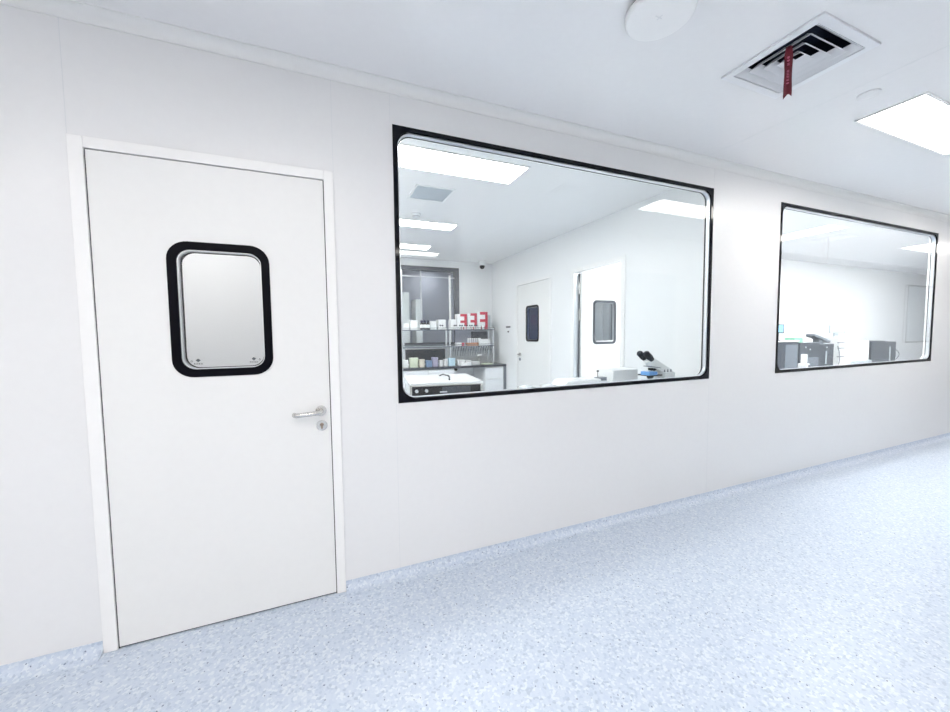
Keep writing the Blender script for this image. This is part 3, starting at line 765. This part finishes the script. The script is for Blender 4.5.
# ------------------------------------------------------------------ instrument room behind the far window
IZ = .76
o = empty('instrument_table', (6.85, 3.15, 0), 0, 'long white instrument table behind the far window', 'table')
bx(-2.2, 2.2, -.38, .42, IZ-.03, IZ).build('tabletop', 'white', o, bevel=.003)
for x in (-2.15, 0, 2.15):
    for y in (-.34, .38): bx(x-.02, x+.02, y-.02, y+.02, 0, IZ-.03).build('leg', 'alu', o)
def analyser(x0, x1, y0, y1, h, label, step=0, name='analyser'):
    o = empty(name, ((x0+x1)/2, (y0+y1)/2, IZ), 0, label, 'analyser')
    hx, hy = (x1-x0)/2, (y1-y0)/2
    pf = [(-hx, 0), (hx, 0), (hx, h-step), (hx*.15, h-step), (hx*.1, h), (-hx, h)] if step else [(-hx, 0), (hx, 0), (hx, h), (-hx, h)]
    MB().prism(pf, 1, -hy, hy).build('housing', 'dgrey', o, bevel=.008)
    return o, hx, hy
o, hx, hy = analyser(5.10, 5.72, 2.90, 3.35, .42, 'dark grey analyser at the left edge of the far window')
bx(-hx-.005, hx+.005, -hy-.005, hy+.005, .42, .435).build('lid', 'white', o, bevel=.003)
bx(.02, hx-.03, -hy-.004, -hy, .05, .38).build('front_door', 'mgrey', o)
o, hx, hy = analyser(5.80, 6.60, 2.93, 3.35, .40, 'wide dark grey analyser in the middle left of the far window', .025)
bx(-.25, .0, -hy-.02, -hy, .0, .20).build('sample_drawer', 'mgrey', o, bevel=.004)
for x, z in ((-.27, .34), (-.17, .31), (.22, .33)): MB().cyl((x, -hy, z), (x, -hy-.006, z), .010, None, 10).build('indicator', 'white', o)
bx(.20, .23, -hy-.003, -hy, .10, .28).build('label_strip', 'pale', o)
o, hx, hy = analyser(7.60, 8.33, 2.93, 3.35, .395, 'grey analyser beside the white cover at the right of the far window', .02)
bx(.16, .20, -hy-.003, -hy, .08, .30).build('label_strip', 'pale', o); bx(-hx-.05, -hx+.05, -hy-.002, hy, .38, .40).build('lid_lip', 'dgrey', o)
# analysers' terminals
def terminal(x, y, z0, w, h, stand, mscreen, mcase, label):
    o = empty('touch_terminal', (x, y, z0), R(-12), label, 'monitor')
    MB().lathe([(.05, 0), (.05, .008), (.03, .014)], 20).build('stand_foot', mcase, o)
    bx(-.035, .035, -.008, .014, .010, stand+.02).build('stand_neck', mcase, o, bevel=.003)
    bx(-w/2, w/2, -.022, .0, stand, stand+h).build('screen_case', mcase, o, bevel=.004)
    bx(-w/2+.018, w/2-.018, -.0245, -.021, stand+.014, stand+h-.012).build('screen', mscreen, o)
terminal(5.42, 3.0, IZ+.435, .19, .115, .095, 'screen', 'dgrey', 'small dark terminal with blue screen on the leftmost analyser')
o = empty('sample_loader', (6.90, 3.05, IZ), 0, 'white sample loader tower with grey ledges between the analysers', 'sample loader')
bx(-.09, .09, -.08, .12, 0, .455).build('tower', 'white', o, bevel=.006)
for z in (.38, .30, .18): bx(-.13, .02, -.10, -.08, z, z+.012).build('ledge', 'mgrey', o)
MB().tube([(-.14, -.09, .34), (-.12, -.10, .26), (-.10, -.10, .15), (-.11, -.09, .02)], .006, 8).build('hose', 'mgrey', o)
terminal(6.86, 3.03, IZ+.455, .27, .115, .065, 'screen2', 'pale', 'small pale terminal with light screen on top of the white loader tower')
simple_box('white_cover', 7.02, 7.535, 2.93, 3.15, IZ, IZ+.40, 'white', 'large plain white equipment cover in the far window', 'cover', bev=.01)
bx_ = simple_box('plinth_block', 7.02, 7.50, 2.88, 2.925, IZ, IZ+.12, 'pale', 'low pale grey block in front of the white cover', 'block')
o = empty('tilted_reader', (6.50, 3.08, IZ+.376), R(-10), 'grey tilted reader resting on the wide dark analyser', 'reader')
tm = Matrix.Rotation(R(18), 4, 'Y')
MB().box(-.16, .15, -.06, .06, .055, .095, tm).build('reader_head', 'mgrey', o, bevel=.008)
MB().box(-.02, .06, -.04, .04, 0, .06).build('reader_foot', 'mgrey', o)
simple_box('green_carton', 5.82, 5.99, 3.0, 3.12, IZ+.40, IZ+.465, 'green', 'mint green carton lying on the wide dark analyser', 'carton')
simple_box('white_carton', 6.02, 6.20, 3.0, 3.12, IZ+.40, IZ+.46, 'white', 'white carton beside the mint green one on the analyser', 'carton')
o = empty('desk_phone', (5.76, 2.86, IZ), 0, 'white handset unit standing between the two left analysers', 'phone')
bx(-.04, .045, -.05, .05, 0, .14).build('phone_base', 'white', o, bevel=.008)
bx(-.035, -.005, -.045, .02, .14, .26).build('handset', 'white', o, bevel=.008); bx(.0, .035, -.053, -.049, .05, .12).build('keypad', 'dgrey', o)
for k, (rr_, lab) in enumerate(((.10, 'thin dark cable looping from the right analyser down to the table'), (.20, 'thin pale cable arcing widely right of the right analyser'))):
    pts = [(8.34+rr_*1.8*sin(t*pi/10)*1., 3.0+.02*k, IZ+.008+.30*(1-t/10)) for t in range(11)]
    tag(MB().tube(pts, .006, 8).build('cable', 'mgrey', loc=(8.34, 3.0, IZ)), lab, 'cable')

# ------------------------------------------------------------------ camera
yaw, pitch, roll, F = R(22.31765), R(-3.41794), R(-.59977), 375.594
f = Vector((sin(yaw)*cos(pitch), cos(yaw)*cos(pitch), sin(pitch)))
r_ = Vector((cos(yaw), -sin(yaw), 0)); u = r_.cross(f)
r2 = cos(roll)*r_+sin(roll)*u; u2 = -sin(roll)*r_+cos(roll)*u
cd = bpy.data.cameras.new('camera'); cam = bpy.data.objects.new('camera', cd); COL.objects.link(cam)
cd.sensor_width = 36; cd.sensor_fit = 'HORIZONTAL'; cd.lens = F/950*36; cd.clip_start = .02; cd.clip_end = 60
m = Matrix((r2, u2, -f)).transposed().to_4x4(); m.translation = Vector((0, 0, 1.3274)); cam.matrix_world = m
SC.camera = cam

# ------------------------------------------------------------------ world and view
w = bpy.data.worlds.new('world'); SC.world = w; w.use_nodes = True
w.node_tree.nodes['Background'].inputs[0].default_value = (.8, .88, 1, 1); w.node_tree.nodes['Background'].inputs[1].default_value = .3
SC.view_settings.view_transform = 'Standard'; SC.view_settings.look = 'None'
SC.view_settings.gamma = 1; SC.view_settings.use_curve_mapping = False
SC.view_settings.exposure = 0.66
try: SC.cycles.transparent_max_bounces = 32
except Exception: pass
